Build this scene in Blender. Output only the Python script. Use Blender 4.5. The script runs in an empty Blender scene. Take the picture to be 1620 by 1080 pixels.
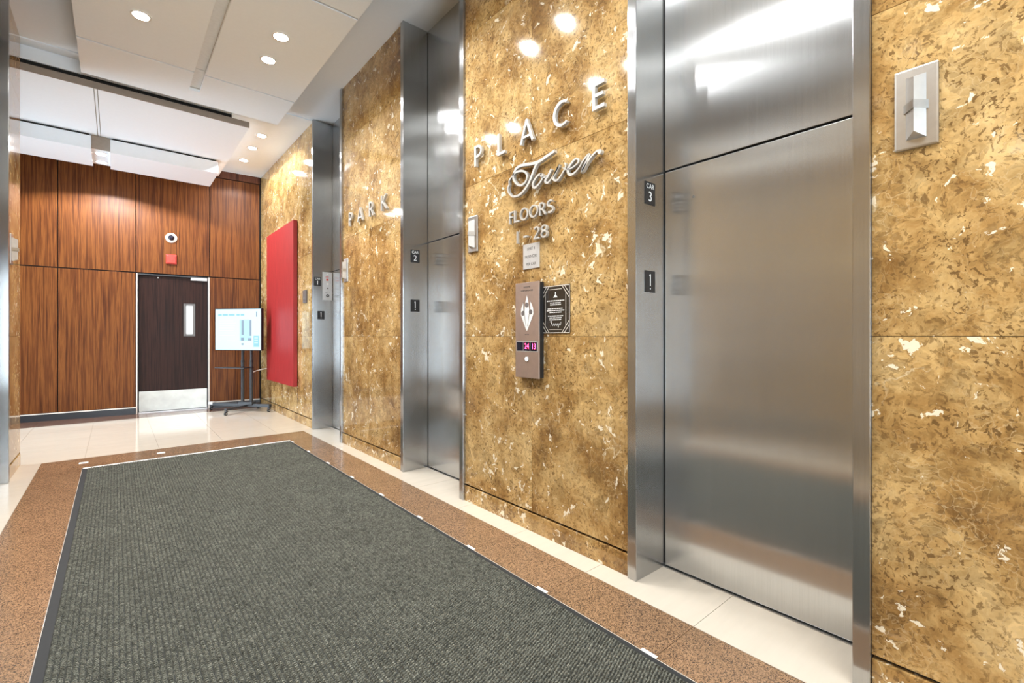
import bpy, bmesh, math, random
from mathutils import Matrix, Vector
random.seed(7)
sc = bpy.context.scene
col = sc.collection
R = math.radians

# ------------------------------------------------------------------ camera, world, light, exposure
cam_d = bpy.data.cameras.new('camera'); cam = bpy.data.objects.new('camera', cam_d); col.objects.link(cam)
cam_d.sensor_width = 36.0; cam_d.sensor_fit = 'HORIZONTAL'; cam_d.lens = 16.426
cam_d.shift_y = -8.0 / 1620.0
cam_d.clip_start = 0.02; cam_d.clip_end = 200
cam.location = (0, 0, 1.24)
cam.rotation_euler = (R(90), 0, -R(40.35))
sc.camera = cam

w = bpy.data.worlds.new('world'); sc.world = w; w.use_nodes = True
bg = w.node_tree.nodes['Background']; bg.inputs[0].default_value = (0.80, 0.90, 1.0, 1); bg.inputs[1].default_value = 1.0

sc.view_settings.view_transform = 'Standard'
sc.view_settings.look = 'None'
sc.view_settings.gamma = 1.0
sc.view_settings.use_curve_mapping = False
sc.view_settings.exposure = 1.86
try:
    sc.cycles.sample_clamp_indirect = 1.5
    sc.cycles.caustics_reflective = False; sc.cycles.caustics_refractive = False
    sc.cycles.use_denoising = True
    sc.cycles.max_bounces = 8; sc.cycles.diffuse_bounces = 5; sc.cycles.glossy_bounces = 5
except Exception:
    pass

def area(name, loc, rot, sx, sy, power, color):
    d = bpy.data.lights.new(name, 'AREA'); d.shape = 'RECTANGLE'; d.size = sx; d.size_y = sy
    d.energy = power; d.color = color
    o = bpy.data.objects.new(name, d); col.objects.link(o); o.location = loc; o.rotation_euler = rot
    return o
# added daylight fill lamps outside the unseen side wing and rear glazing
area('added_fill_side', (-3.55, 8.05, 1.45), (0, R(-90), 0), 2.5, 2.5, 70, (0.82, 0.91, 1.0))
area('added_fill_rear', (0.66, -3.80, 1.45), (R(114), 0, 0), 2.4, 2.7, 85, (0.95, 0.98, 1.0))

SPOT_W = 35.0            # power of one ceiling downlight
SPOT_C = (0.97, 0.99, 1.0)

# ------------------------------------------------------------------ material helpers
class NT:
    def __init__(s, name):
        s.m = bpy.data.materials.new(name); s.m.use_nodes = True
        s.t = s.m.node_tree; s.b = s.t.nodes['Principled BSDF']
    def n(s, typ, ins=None, **props):
        nd = s.t.nodes.new(typ)
        for k, v in props.items(): setattr(nd, k, v)
        for k, v in (ins or {}).items(): s.set(nd.inputs[k], v)
        return nd
    def set(s, sock, v):
        if isinstance(v, bpy.types.NodeSocket): s.t.links.new(v, sock)
        else: sock.default_value = v
    def p(s, **kw):
        for k, v in kw.items(): s.set(s.b.inputs[k.replace('_', ' ')], v)
        return s
    def math(s, op, a, b=0.0, c=None, clamp=False):
        nd = s.t.nodes.new('ShaderNodeMath'); nd.operation = op; nd.use_clamp = clamp
        s.set(nd.inputs[0], a); s.set(nd.inputs[1], b)
        if c is not None: s.set(nd.inputs[2], c)
        return nd.outputs[0]
    def vmath(s, op, a, b):
        nd = s.t.nodes.new('ShaderNodeVectorMath'); nd.operation = op
        s.set(nd.inputs[0], a); s.set(nd.inputs[1], b); return nd.outputs[0]
    def mix(s, f, a, b, mode='MIX'):
        nd = s.t.nodes.new('ShaderNodeMix'); nd.data_type = 'RGBA'; nd.blend_type = mode
        s.set(nd.inputs[0], f); s.set(nd.inputs[6], a); s.set(nd.inputs[7], b); return nd.outputs[2]
    def ramp(s, f, stops, interp='LINEAR'):
        nd = s.t.nodes.new('ShaderNodeValToRGB'); s.set(nd.inputs[0], f)
        cr = nd.color_ramp; cr.interpolation = interp
        while len(cr.elements) < len(stops): cr.elements.new(0.5)
        for e, (pos, c) in zip(cr.elements, stops):
            e.position = pos; e.color = (c if len(c) == 4 else (*c, 1)) if not isinstance(c, (int, float)) else (c, c, c, 1)
        return nd.outputs[0]
    def noise(s, vec, scale, detail=4, rough=0.55, dist=0.0):
        nd = s.n('ShaderNodeTexNoise', {'Vector': vec, 'Scale': scale, 'Detail': detail, 'Roughness': rough, 'Distortion': dist})
        return nd.outputs['Fac'], nd.outputs['Color']
    def pos(s, rnd=0.0):
        g = s.n('ShaderNodeNewGeometry').outputs['Position']
        if not rnd: return g
        o = s.n('ShaderNodeObjectInfo').outputs['Random']
        sh = s.n('ShaderNodeCombineXYZ', {0: s.math('MULTIPLY', o, rnd), 1: s.math('MULTIPLY', o, rnd * 1.7), 2: s.math('MULTIPLY', o, rnd * 2.3)})
        return s.vmath('ADD', g, sh.outputs[0])
    def bump(s, h, strength=0.2, dist=0.002):
        nd = s.n('ShaderNodeBump', {'Height': h, 'Strength': strength, 'Distance': dist})
        s.set(s.b.inputs['Normal'], nd.outputs[0])

def c4(c): return (*c, 1)
def plain(name, color, rough=0.5, metal=0.0, emit=None, estr=0.0, spec=0.5, nv=0.04, nscale=30):
    t = NT(name)
    f, _ = t.noise(t.pos(), nscale, 3)
    k = [max(0, min(1, x)) for x in color]
    t.p(Base_Color=t.ramp(f, [(0.3, tuple(x * (1 - nv) for x in k)), (0.7, tuple(min(1, x * (1 + nv)) for x in k))]),
        Roughness=rough, Metallic=metal)
    t.b.inputs['Specular IOR Level'].default_value = spec
    if emit: t.p(Emission_Color=c4(emit), Emission_Strength=estr)
    return t.m

def mat_marble(name, tint=(1, 1, 1), white=0.640):
    t = NT(name); p = t.pos(9.0)
    def warp(src, q, sc_, amt, det=3):
        _, c = t.noise(src, sc_, det, 0.6)
        d = t.vmath('SCALE', t.vmath('SUBTRACT', c, (0.5, 0.5, 0.5)), (0, 0, 0)); d.node.inputs[3].default_value = amt
        return t.vmath('ADD', q, d)
    p2 = warp(p, p, 4.0, 0.16)
    p3 = warp(p, p2, 34.0, 0.030, 2)
    f, _ = t.noise(p2, 2.3, 9, 0.72)
    base = t.ramp(f, [(0.36, (0.205, 0.110, 0.035)), (0.46, (0.345, 0.210, 0.078)), (0.53, (0.46, 0.308, 0.130)), (0.64, (0.58, 0.42, 0.205))])
    # angular clasts, two sizes
    for sc_, k, lo, hi in ((16.0, 0.70, 0.66, 1.14), (70.0, 0.55, 0.62, 1.16)):
        v = t.n('ShaderNodeTexVoronoi', {'Vector': p3, 'Scale': sc_}); cell = t.n('ShaderNodeSeparateColor', {0: v.outputs['Color']}).outputs[0]
        base = t.mix(k, base, t.ramp(cell, [(0.0, lo), (0.30, 0.96), (1.0, hi)]), 'MULTIPLY')
    # light hairline network between the clasts
    ve = t.n('ShaderNodeTexVoronoi', {'Vector': p3, 'Scale': 30.0}, feature='DISTANCE_TO_EDGE').outputs['Distance']
    f2, _ = t.noise(p2, 5.0, 3)
    hair = t.math('MULTIPLY', t.ramp(ve, [(0.0, 1.0), (0.042, 0.0)]), t.ramp(f2, [(0.42, 0.0), (0.62, 0.65)]))
    base = t.mix(hair, base, c4((0.56, 0.43, 0.25)))
    # dark brown clasts and pits
    f3, _ = t.noise(p3, 62.0, 3, 0.6)
    f5, _ = t.noise(p2, 4.0, 3)
    dk = t.math('MULTIPLY', t.ramp(f3, [(0.555, 0.0), (0.60, 0.9)]), t.ramp(f5, [(0.38, 0.40), (0.60, 1.0)]))
    base = t.mix(dk, base, c4((0.125, 0.070, 0.026)))
    # white calcite flecks, some large
    fw, _ = t.noise(p3, 19.0, 4, 0.60, 0.3)
    fw2, _ = t.noise(p2, 3.1, 3, 0.6)
    wsum = t.math('ADD', fw, t.math('MULTIPLY', t.math('SUBTRACT', fw2, 0.5), 0.34))
    wh = t.ramp(wsum, [(white, 0.0), (white + 0.015, 0.9)])
    base = t.mix(wh, base, c4((0.80, 0.75, 0.62)))
    # a few thin meandering white threads
    f4, _ = t.noise(p3, 2.1, 3, 0.5, 0.6)
    vein = t.math('MULTIPLY', t.ramp(t.math('ABSOLUTE', t.math('SUBTRACT', f4, 0.5)), [(0.0, 0.8), (0.006, 0.0)]), t.ramp(fw2, [(0.5, 0.0), (0.6, 1.0)]))
    base = t.mix(vein, base, c4((0.66, 0.56, 0.38)))
    base = t.mix(1.0, base, c4(tint), 'MULTIPLY')
    t.p(Base_Color=base, Roughness=0.075)
    t.b.inputs['Specular IOR Level'].default_value = 0.5
    return t.m

def mat_steel(name, base=(0.47, 0.475, 0.475), rough=0.20, aniso=1.0, metal=0.95):
    t = NT(name)
    tg = t.n('ShaderNodeTangent', direction_type='RADIAL', axis='Z')
    p = t.n('ShaderNodeMapping', {'Vector': t.pos(3.0), 'Scale': (170, 170, 1.6)}).outputs[0]
    f, _ = t.noise(p, 1.0, 4, 0.7)
    bc = t.ramp(f, [(0.25, tuple(x * 0.90 for x in base)), (0.75, tuple(min(1, x * 1.06) for x in base))])
    t.p(Base_Color=bc, Metallic=metal, Roughness=rough, Anisotropic=aniso, Tangent=tg.outputs[0])
    return t.m

def mat_wood(name, dark, mid, light, rough=0.42, scale=1.0):
    t = NT(name); p = t.pos(11.0)
    q = t.n('ShaderNodeMapping', {'Vector': p, 'Scale': (13 * scale, 13 * scale, 0.32)}).outputs[0]
    _, dc = t.noise(q, 0.8, 3)
    q2 = t.vmath('ADD', q, t.vmath('MULTIPLY', t.vmath('SUBTRACT', dc, (0.5, 0.5, 0.5)), (0.7, 0.7, 0.5)))
    f, _ = t.noise(q2, 4.2, 4, 0.6)
    base = t.ramp(f, [(0.33, dark), (0.47, mid), (0.58, light), (0.70, mid)])
    fg, _ = t.noise(t.n('ShaderNodeMapping', {'Vector': p, 'Scale': (240, 240, 5)}).outputs[0], 1.0, 2)
    base = t.mix(0.5, base, t.ramp(fg, [(0.3, 0.70), (0.7, 1.12)]), 'MULTIPLY')
    t.p(Base_Color=base, Roughness=rough); t.b.inputs['Specular IOR Level'].default_value = 0.22
    return t.m

def mat_granite(name, a, b, c):
    t = NT(name); p = t.pos()
    _, dc = t.noise(p, 60, 2)
    f, _ = t.noise(p, 330, 3, 0.7)
    g, _ = t.noise(p, 3.0, 3)
    v = t.n('ShaderNodeTexVoronoi', {'Vector': p, 'Scale': 300.0}); cell = t.n('ShaderNodeSeparateColor', {0: v.outputs['Color']}).outputs[0]
    base = t.ramp(cell, [(0.0, c), (0.20, c), (0.30, a), (0.72, b), (1.0, tuple(min(1, x * 1.25) for x in b))])
    base = t.mix(0.6, base, t.ramp(f, [(0.32, 0.55), (0.6, 1.15)]), 'MULTIPLY')
    base = t.mix(0.5, base, t.ramp(g, [(0.3, 0.8), (0.7, 1.15)]), 'MULTIPLY')
    s2, _ = t.noise(p, 85, 3, 0.65)
    base = t.mix(t.ramp(s2, [(0.60, 0.0), (0.66, 0.75)]), base, c4(c))
    t.p(Base_Color=base, Roughness=0.16)
    return t.m

def mat_tile(name, base):
    t = NT(name); p = t.pos(5.0)
    q = t.n('ShaderNodeMapping', {'Vector': p, 'Scale': (1.2, 9.0, 3.0)}).outputs[0]
    f, _ = t.noise(q, 2.0, 5, 0.6)
    t.p(Base_Color=t.ramp(f, [(0.3, tuple(x * 0.93 for x in base)), (0.7, base)]), Roughness=0.11)
    return t.m

def mat_mat(name):
    t = NT(name); p = t.pos()
    f, _ = t.noise(p, 300, 2, 0.8)
    g, _ = t.noise(p, 55, 3, 0.6)
    h, _ = t.noise(p, 4, 3, 0.6)
    base = t.ramp(f, [(0.30, (0.030, 0.031, 0.025)), (0.50, (0.115, 0.115, 0.094)), (0.70, (0.30, 0.295, 0.245))])
    base = t.mix(0.7, base, t.ramp(g, [(0.36, 0.45), (0.62, 1.40)]), 'MULTIPLY')
    base = t.mix(0.5, base, t.ramp(h, [(0.3, 0.8), (0.7, 1.2)]), 'MULTIPLY')
    t.p(Base_Color=base, Roughness=0.95); t.b.inputs['Specular IOR Level'].default_value = 0.15
    t.bump(f, 0.6, 0.002)
    return t.m

def mat_red(name):
    t = NT(name); p = t.pos()
    q = t.n('ShaderNodeMapping', {'Vector': p, 'Scale': (14, 14, 1.6)}).outputs[0]
    f, _ = t.noise(q, 2.0, 5, 0.65); g, _ = t.noise(p, 120, 3, 0.7)
    base = t.ramp(f, [(0.3, (0.27, 0.011, 0.014)), (0.7, (0.40, 0.026, 0.026))])
    t.p(Base_Color=t.mix(0.4, base, t.ramp(g, [(0.3, 0.8), (0.7, 1.15)]), 'MULTIPLY'), Roughness=0.45)
    t.bump(g, 0.2, 0.001)
    return t.m

def mat_glass(name, tint=(0.92, 0.97, 1.0)):
    t = NT(name)
    tr = t.n('ShaderNodeBsdfTransparent', {'Color': c4(tint)}); gl = t.n('ShaderNodeBsdfGlossy', {'Roughness': 0.02})
    fr = t.n('ShaderNodeFresnel', {'IOR': 1.45})
    mx = t.n('ShaderNodeMixShader', {0: fr.outputs[0], 1: tr.outputs[0], 2: gl.outputs[0]})
    t.t.links.new(mx.outputs[0], t.t.nodes['Material Output'].inputs['Surface'])
    return t.m

def mat_emit(name, color, strength, base=0.1):
    t = NT(name)
    f, _ = t.noise(t.pos(), 20, 2)
    t.p(Base_Color=c4((base, base, base)), Roughness=0.4, Emission_Color=t.ramp(f, [(0.2, tuple(x * 0.97 for x in color)), (0.8, color)]), Emission_Strength=strength)
    return t.m

M = dict(
    marble=mat_marble('marble_emperador', (1.07, 1.03, 0.97)),
    steel=mat_steel('brushed_steel'),
    steel_dark=mat_steel('brushed_steel_door', (0.60, 0.61, 0.615), 0.19, 1.0, 0.91),
    steel_plain=plain('satin_nickel', (0.50, 0.49, 0.47), 0.36, 1.0),
    steel_lip=plain('satin_steel_lens', (0.60, 0.59, 0.57), 0.40, 0.8),
    kick=plain('worn_steel_plate', (0.37, 0.345, 0.31), 0.3, 1.0, nv=0.12, nscale=6),
    bronze=plain('bronze_panel', (0.62, 0.53, 0.50), 0.34, 0.9),
    letter=plain('satin_aluminium', (0.56, 0.55, 0.52), 0.40, 0.55),
    wood=mat_wood('sapele_veneer', (0.060, 0.0150, 0.0036), (0.125, 0.037, 0.0085), (0.20, 0.068, 0.0155)),
    wood_dark=mat_wood('dark_walnut_door', (0.008, 0.0028, 0.002), (0.020, 0.007, 0.0045), (0.036, 0.013, 0.0085), 0.45, 1.4),
    wood_trim=mat_wood('dark_wood_trim', (0.05, 0.015, 0.009), (0.10, 0.035, 0.02), (0.15, 0.055, 0.03), 0.4),
    tile=mat_tile('cream_porcelain', (0.64, 0.565, 0.465)),
    granite=mat_granite('brown_granite', (0.215, 0.125, 0.066), (0.32, 0.192, 0.108), (0.060, 0.040, 0.027)),
    granite_dark=mat_granite('dark_granite_strip', (0.16, 0.075, 0.045), (0.22, 0.11, 0.07), (0.04, 0.025, 0.02)),
    grout=plain('grout', (0.16, 0.13, 0.10), 0.9),
    ceil=plain('ceiling_paint', (0.84, 0.885, 0.93), 0.9, nv=0.01),
    panel=plain('ceiling_panel_paint', (0.90, 0.945, 0.985), 0.85, nv=0.01),
    panel_edge=plain('taupe_panel_edge', (0.36, 0.30, 0.245), 0.8),
    black=plain('black_plastic', (0.012, 0.012, 0.013), 0.4),
    blackm=plain('black_metal', (0.030, 0.032, 0.036), 0.38),
    rubber=plain('black_rubber', (0.030, 0.031, 0.032), 0.7, spec=0.2),
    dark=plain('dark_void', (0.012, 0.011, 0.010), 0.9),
    white=plain('white_plastic', (0.82, 0.81, 0.78), 0.4),
    cream=plain('cream_metal', (0.80, 0.74, 0.66), 0.4),
    red=mat_red('red_fabric_panel'),
    redp=plain('red_plastic', (0.66, 0.06, 0.045), 0.35),
    mat=mat_mat('entrance_mat_pile'), mat_base=plain('mat_backing', (0.018, 0.019, 0.016), 0.9),
    frame_grey=plain('grey_frame_paint', (0.16, 0.155, 0.15), 0.5),
    glass=mat_glass('clear_glass'),
    wall=plain('beige_wall', (0.62, 0.56, 0.48), 0.8),
    lamp=mat_emit('lamp_lens', (1.0, 0.97, 0.90), 22.0),
    slot=plain('slot_diffuser', (0.80, 0.82, 0.82), 0.6),
    slot_side=plain('slot_side', (0.48, 0.44, 0.39), 0.7),
    lite=mat_emit('lit_window_pane', (0.93, 0.97, 1.0), 0.45),
    screen=mat_emit('screen_white', (0.62, 0.94, 1.0), 0.26),
    screen_teal=mat_emit('screen_teal', (0.05, 0.36, 0.42), 0.33),
    screen_blue=mat_emit('screen_blue', (0.24, 0.62, 0.85), 0.33),
    screen_navy=mat_emit('screen_navy', (0.015, 0.08, 0.15), 0.33),
    screen_grey=mat_emit('screen_grey', (0.50, 0.75, 0.80), 0.40),
    led=mat_emit('red_led', (1.0, 0.03, 0.12), 3.5),
    button=mat_emit('button_lens', (0.95, 0.98, 1.0), 2.2),
    display=plain('dark_display', (0.010, 0.010, 0.022), 0.12),
    print=plain('white_print', (0.80, 0.80, 0.78), 0.5),
    ink=plain('dark_ink', (0.07, 0.07, 0.07), 0.5),
    poster=plain('black_poster', (0.030, 0.026, 0.022), 0.12),
    leafgrey=plain('etched_grey', (0.14, 0.12, 0.115), 0.5),
    alu=plain('aluminium_plate', (0.62, 0.62, 0.62), 0.4, 0.5),
)

# ------------------------------------------------------------------ mesh helpers
class MB:
    def __init__(s): s.v = []; s.f = []
    def add(s, vs, fs):
        o = len(s.v); s.v += [tuple(v) for v in vs]; s.f += [tuple(i + o for i in f) for f in fs]; return s
    def box(s, x0, x1, y0, y1, z0, z1):
        return s.add([(x0, y0, z0), (x1, y0, z0), (x1, y1, z0), (x0, y1, z0), (x0, y0, z1), (x1, y0, z1), (x1, y1, z1), (x0, y1, z1)],
                     [(3, 2, 1, 0), (4, 5, 6, 7), (0, 1, 5, 4), (1, 2, 6, 5), (2, 3, 7, 6), (3, 0, 4, 7)])
    def prism(s, poly, z0, z1):
        n = len(poly)
        return s.add([(x, y, z0) for x, y in poly] + [(x, y, z1) for x, y in poly],
                     [tuple(range(n - 1, -1, -1)), tuple(range(n, 2 * n))] + [(i, (i + 1) % n, n + (i + 1) % n, n + i) for i in range(n)])
    def disc(s, cx, cy, r, z0, z1, n=28):
        return s.prism([(cx + r * math.cos(2 * math.pi * i / n), cy + r * math.sin(2 * math.pi * i / n)) for i in range(n)], z0, z1)
    def ring(s, cx, cy, r0, r1, z0, z1, n=28):
        vs = []; fs = []
        for i in range(n):
            a = 2 * math.pi * i / n; ca, sa = math.cos(a), math.sin(a)
            vs += [(cx + r0 * ca, cy + r0 * sa, z0), (cx + r1 * ca, cy + r1 * sa, z0), (cx + r1 * ca, cy + r1 * sa, z1), (cx + r0 * ca, cy + r0 * sa, z1)]
        for i in range(n):
            j = (i + 1) % n
            for k in range(4): fs.append((4 * i + k, 4 * i + (k + 1) % 4, 4 * j + (k + 1) % 4, 4 * j + k))
        return s.add(vs, fs)
    def lathe(s, prof, n=28):     # prof: (r, z) bottom to top about local z
        vs = []; fs = []
        for r, z in prof:
            for i in range(n):
                a = 2 * math.pi * i / n; vs.append((r * math.cos(a), r * math.sin(a), z))
        for k in range(len(prof) - 1):
            for i in range(n):
                j = (i + 1) % n; fs.append((k * n + i, k * n + j, (k + 1) * n + j, (k + 1) * n + i))
        fs.append(tuple(range(n - 1, -1, -1))); fs.append(tuple((len(prof) - 1) * n + i for i in range(n)))
        return s.add(vs, fs)
    def tube(s, pts, r, n=10):
        pts = [Vector(p) for p in pts]; vs = []; fs = []
        for i, p in enumerate(pts):
            d = (pts[min(i + 1, len(pts) - 1)] - pts[max(i - 1, 0)]).normalized()
            u = d.orthogonal().normalized() if i == 0 else (u - d * u.dot(d)).normalized()
            w_ = d.cross(u)
            for k in range(n):
                a = 2 * math.pi * k / n; vs.append(p + (u * math.cos(a) + w_ * math.sin(a)) * r)
        for i in range(len(pts) - 1):
            for k in range(n):
                fs.append((i * n + k, i * n + (k + 1) % n, (i + 1) * n + (k + 1) % n, (i + 1) * n + k))
        fs.append(tuple(range(n - 1, -1, -1))); fs.append(tuple((len(pts) - 1) * n + k for k in range(n)))
        return s.add(vs, fs)
    def stroke(s, pts, wd, z0, z1):
        n = len(pts); ws = wd if isinstance(wd, (list, tuple)) else [wd] * n
        Lf = []; Rt = []
        for i in range(n):
            a = Vector(pts[max(i - 1, 0)]); b = Vector(pts[i]); c = Vector(pts[min(i + 1, n - 1)])
            d1 = (b - a) if i > 0 else (c - b); d2 = (c - b) if i < n - 1 else d1
            d1.normalize(); d2.normalize(); d = d1 + d2
            if d.length < 1e-4: d = d2
            d.normalize(); nr = Vector((-d.y, d.x)); k = max(0.5, nr.dot(Vector((-d2.y, d2.x))))
            h = ws[i] / 2 / k
            Lf.append((b.x + nr.x * h, b.y + nr.y * h)); Rt.append((b.x - nr.x * h, b.y - nr.y * h))
        vs = []; fs = []
        for i in range(n): vs += [(*Lf[i], z0), (*Rt[i], z0), (*Rt[i], z1), (*Lf[i], z1)]
        for i in range(n - 1):
            for k in range(4): fs.append((4 * i + k, 4 * i + (k + 1) % 4, 4 * i + 4 + (k + 1) % 4, 4 * i + 4 + k))
        fs.append((3, 2, 1, 0)); e = 4 * (n - 1); fs.append((e, e + 1, e + 2, e + 3))
        return s.add(vs, fs)
    def text(s, string, size, cx, cy, z0, depth=0.0004, ax='CENTER', sx=1.0):
        cu = bpy.data.curves.new('t', 'FONT'); cu.body = string; cu.size = size; cu.align_x = ax; cu.align_y = 'CENTER'
        cu.extrude = depth / 2; cu.resolution_u = 3
        ob = bpy.data.objects.new('t', cu); me = bpy.data.meshes.new_from_object(ob)
        s.add([(v.co.x * sx + cx, v.co.y + cy, v.co.z + z0 + depth / 2) for v in me.vertices], [tuple(p.vertices) for p in me.polygons])
        bpy.data.objects.remove(ob); bpy.data.curves.remove(cu); bpy.data.meshes.remove(me)
        return s
    def mesh(s, name, mat, bevel=0.0, smooth=False):
        me = bpy.data.meshes.new(name); me.from_pydata(s.v, [], s.f)
        bm = bmesh.new(); bm.from_mesh(me)
        bmesh.ops.recalc_face_normals(bm, faces=bm.faces[:])
        if bevel:
            es = [e for e in bm.edges if len(e.link_faces) == 2 and e.calc_face_angle(0) > 0.6]
            bmesh.ops.bevel(bm, geom=es, offset=bevel, segments=2, profile=0.6, affect='EDGES', clamp_overlap=True)
        bm.to_mesh(me); bm.free()
        if smooth:
            for p_ in me.polygons: p_.use_smooth = True
            try: me.set_sharp_from_angle(angle=R(38))
            except Exception: pass
        me.materials.append(M[mat] if isinstance(mat, str) else mat)
        return me
    def build(s, name, mat, parent=None, mtx=None, bevel=0.0, smooth=False, label=None, kind=None):
        return obj(name, s.mesh(name, mat, bevel, smooth), parent, mtx, label, kind)

def obj(name, me, parent=None, mtx=None, label=None, kind=None):
    o = bpy.data.objects.new(name, me); col.objects.link(o)
    if parent: o.parent = parent
    if mtx is not None:
        if parent: o.matrix_local = mtx
        else: o.matrix_world = mtx
    if label: o['label'] = label
    if kind: o['kind'] = kind
    return o

def tag(o, label, cat, group=None, kind=None):
    o['label'] = label; o['category'] = cat
    if group: o['group'] = group
    if kind: o['kind'] = kind
    return o

def thing(name, label, cat, mtx=None, group=None, kind=None):
    o = bpy.data.objects.new(name, None); o.empty_display_size = 0.05; col.objects.link(o)
    if mtx is not None: o.matrix_world = mtx
    return tag(o, label, cat, group, kind)

def frame(x, y, z, loc):      # columns: right, up, out
    m = Matrix.Identity(4)
    for i, a in enumerate((x, y, z)):
        for r in range(3): m[r][i] = a[r]
    for r in range(3): m[r][3] = loc[r]
    return m
def on_right(Y, Z, X): return frame((0, -1, 0), (0, 0, 1), (-1, 0, 0), (X, Y, Z))     # face looking to -X
def on_left(Y, Z, X): return frame((0, 1, 0), (0, 0, 1), (1, 0, 0), (X, Y, Z))        # face looking to +X
def on_front(X, Z, Y): return frame((1, 0, 0), (0, 0, 1), (0, -1, 0), (X, Y, Z))      # face looking to -Y
DW = Vector((-3.03, 0.24, 0)).normalized(); PW = Vector((2.0, 9.43, 0))
def on_back(wv, Z, out=0.0):
    x = -DW; zz = x.cross(Vector((0, 0, 1))); p = PW + DW * wv + zz * out
    return frame(x, (0, 0, 1), zz, (p.x, p.y, Z))

# ------------------------------------------------------------------ structure
CE = 4.13          # ceiling height
XR, XL = 2.025, -0.70        # faces of the two stone walls
YB, YF = -3.2, 6.51          # corridor start behind the camera, end of the left wall
ELR = [(0.485, 1.393), (2.984, 3.897), (5.479, 6.450)]
ELL = [(4.850, 5.760), (1.220, 2.755)]
FW = 0.052         # width of the steel frame face
ZROWS = [0.125, 1.240, 2.365, 3.490, CE]
J = 0.0012

# floor: grout bed and every slab of stone as its own piece
fl = MB().box(-3.3, 2.45, YB, 9.95, -0.12, -0.004).build('floor', 'grout')
tag(fl, 'polished cream tile floor with a brown granite border', 'floor', kind='structure')
def slab(x0, x1, y0, y1, mat, nm='tile'):
    b = MB().box(x0 + J, x1 - J, y0 + J, y1 - J, -0.02, 0.0); return b.build(nm, mat, fl)
gx = [-0.235 + 0.608 * k for k in range(-5, 4)]
gy = [0.418 + 0.602 * k for k in range(-6, 11)]          # ... 6.438
gy[-1] = 6.452
XB0, XB1, XI0, XI1 = -0.548, 1.885, -0.235, 1.590        # outer and inner edges of the granite border
for a, b in zip(gy[:-1], gy[1:]):
    slab(XB1, 2.33, a, b, 'tile'); slab(-1.0, XB0, a, b, 'tile')
    slab(XI1, XB1, a, min(b, 6.452), 'granite', 'granite_slab'); slab(XB0, XI0, a, b, 'granite', 'granite_slab')
xs = [XI0, gx[5], gx[6], XI1]
for a, b in zip(xs[:-1], xs[1:]): slab(a, b, 5.978, 6.452, 'granite', 'granite_slab')
slab(XI0, XI1, YB, 5.900, 'tile')
MB().box(XI0, XI1, 5.900, 5.978, -0.02, 0.001).build('edge_strip', 'white', fl)
MB().box(XI0 - 0.001, XI0 + 0.005, YB, 5.978, -0.02, 0.0010).build('edge_strip', 'slot_side', fl)
ry = [6.452, 7.105, 7.760, 8.415, 9.070]
rx = [-3.3] + [x for x in gx if x > -3.25] + [2.05]
for a, b in zip(ry[:-1], ry[1:]):
    for c, d in zip(rx[:-1], rx[1:]):
        if d - c > 0.02: slab(c, d, a, b, 'tile')
for c, d in zip(rx[:-1], rx[1:]): slab(c, d, 9.070, 9.93, 'granite_dark', 'granite_slab')
# small cream inserts set into the granite border
ins = MB().box(-0.034, 0.034, -0.034, 0.034, -0.01, 0.0012).mesh('tile_insert', 'white')
for y in gy:
    if 0.3 < y < 6.0:
        for x in (XI1 - 0.022, XI0 + 0.034): obj('tile_insert', ins, fl, Matrix.Translation((x, y + 0.027, 0)))
for x in (gx[5], gx[6]): obj('tile_insert', ins, fl, Matrix.Translation((x, 6.215, 0)))

# right wall
wr = MB()
segR = [(YB, ELR[0][0] - FW), (ELR[0][1] + FW, ELR[1][0] - FW), (ELR[1][1] + FW, ELR[2][0] - FW), (ELR[2][1] + FW, 9.46)]
for a, b in segR: wr.box(XR + 0.018, 2.33, a + 0.004, b - 0.004, 0, CE)
wr.box(2.33, 2.45, YB, 9.95, 0, CE)
wr = tag(wr.build('wall_right', 'dark'), 'golden brown marble wall with three elevator recesses', 'wall', kind='structure')
colsR = [[YB, -2.576, -1.824, -1.072, -0.32, segR[0][1]], [segR[1][0], 2.19, segR[1][1]], [segR[2][0], 4.69, segR[2][1]],
         [segR[3][0], 7.235, 7.967, 8.70, 9.445]]
def clad(parent, cols, xf, s, zr=ZROWS):
    for cs in cols:
        for a, b in zip(cs[:-1], cs[1:]):
            for z0, z1 in zip(zr[:-1], zr[1:]):
                x0, x1 = sorted((xf, xf + s * 0.02))
                MB().box(x0, x1, a + J, b - J, z0 + J, z1 - J).build('marble_slab', 'marble', parent)
        x0, x1 = sorted((xf - s * 0.005, xf + s * 0.02))
        MB().box(x0, x1, cs[0] + J, cs[-1] - J, 0.0, 0.112).build('plinth', 'marble', parent, bevel=0.002)
clad(wr, colsR, XR, 1)
# left wall
wl = MB()
segL = [(YB, ELL[1][0] - FW), (ELL[1][1] + FW, ELL[0][0] - FW), (ELL[0][1] + FW, YF)]
for a, b in segL: wl.box(-1.0, XL - 0.018, a + 0.004, b - 0.004, 0, CE)
wl.box(-1.12, -1.0, YB, YF, 0, CE).box(-3.42, -1.12, YF - 0.12, YF, 0, CE)
wl = tag(wl.build('wall_left', 'dark'), 'marble wall facing the elevator bank', 'wall', kind='structure')
clad(wl, [[YB, -2.2, -1.1, 0.05, segL[0][1]], [segL[1][0], 3.80, segL[1][1]], [segL[2][0], YF]], XL, -1)
MB().box(-1.0, XL, YF - 0.001, YF + 0.012, 0, CE).build('marble_slab', 'marble', wl)
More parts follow.
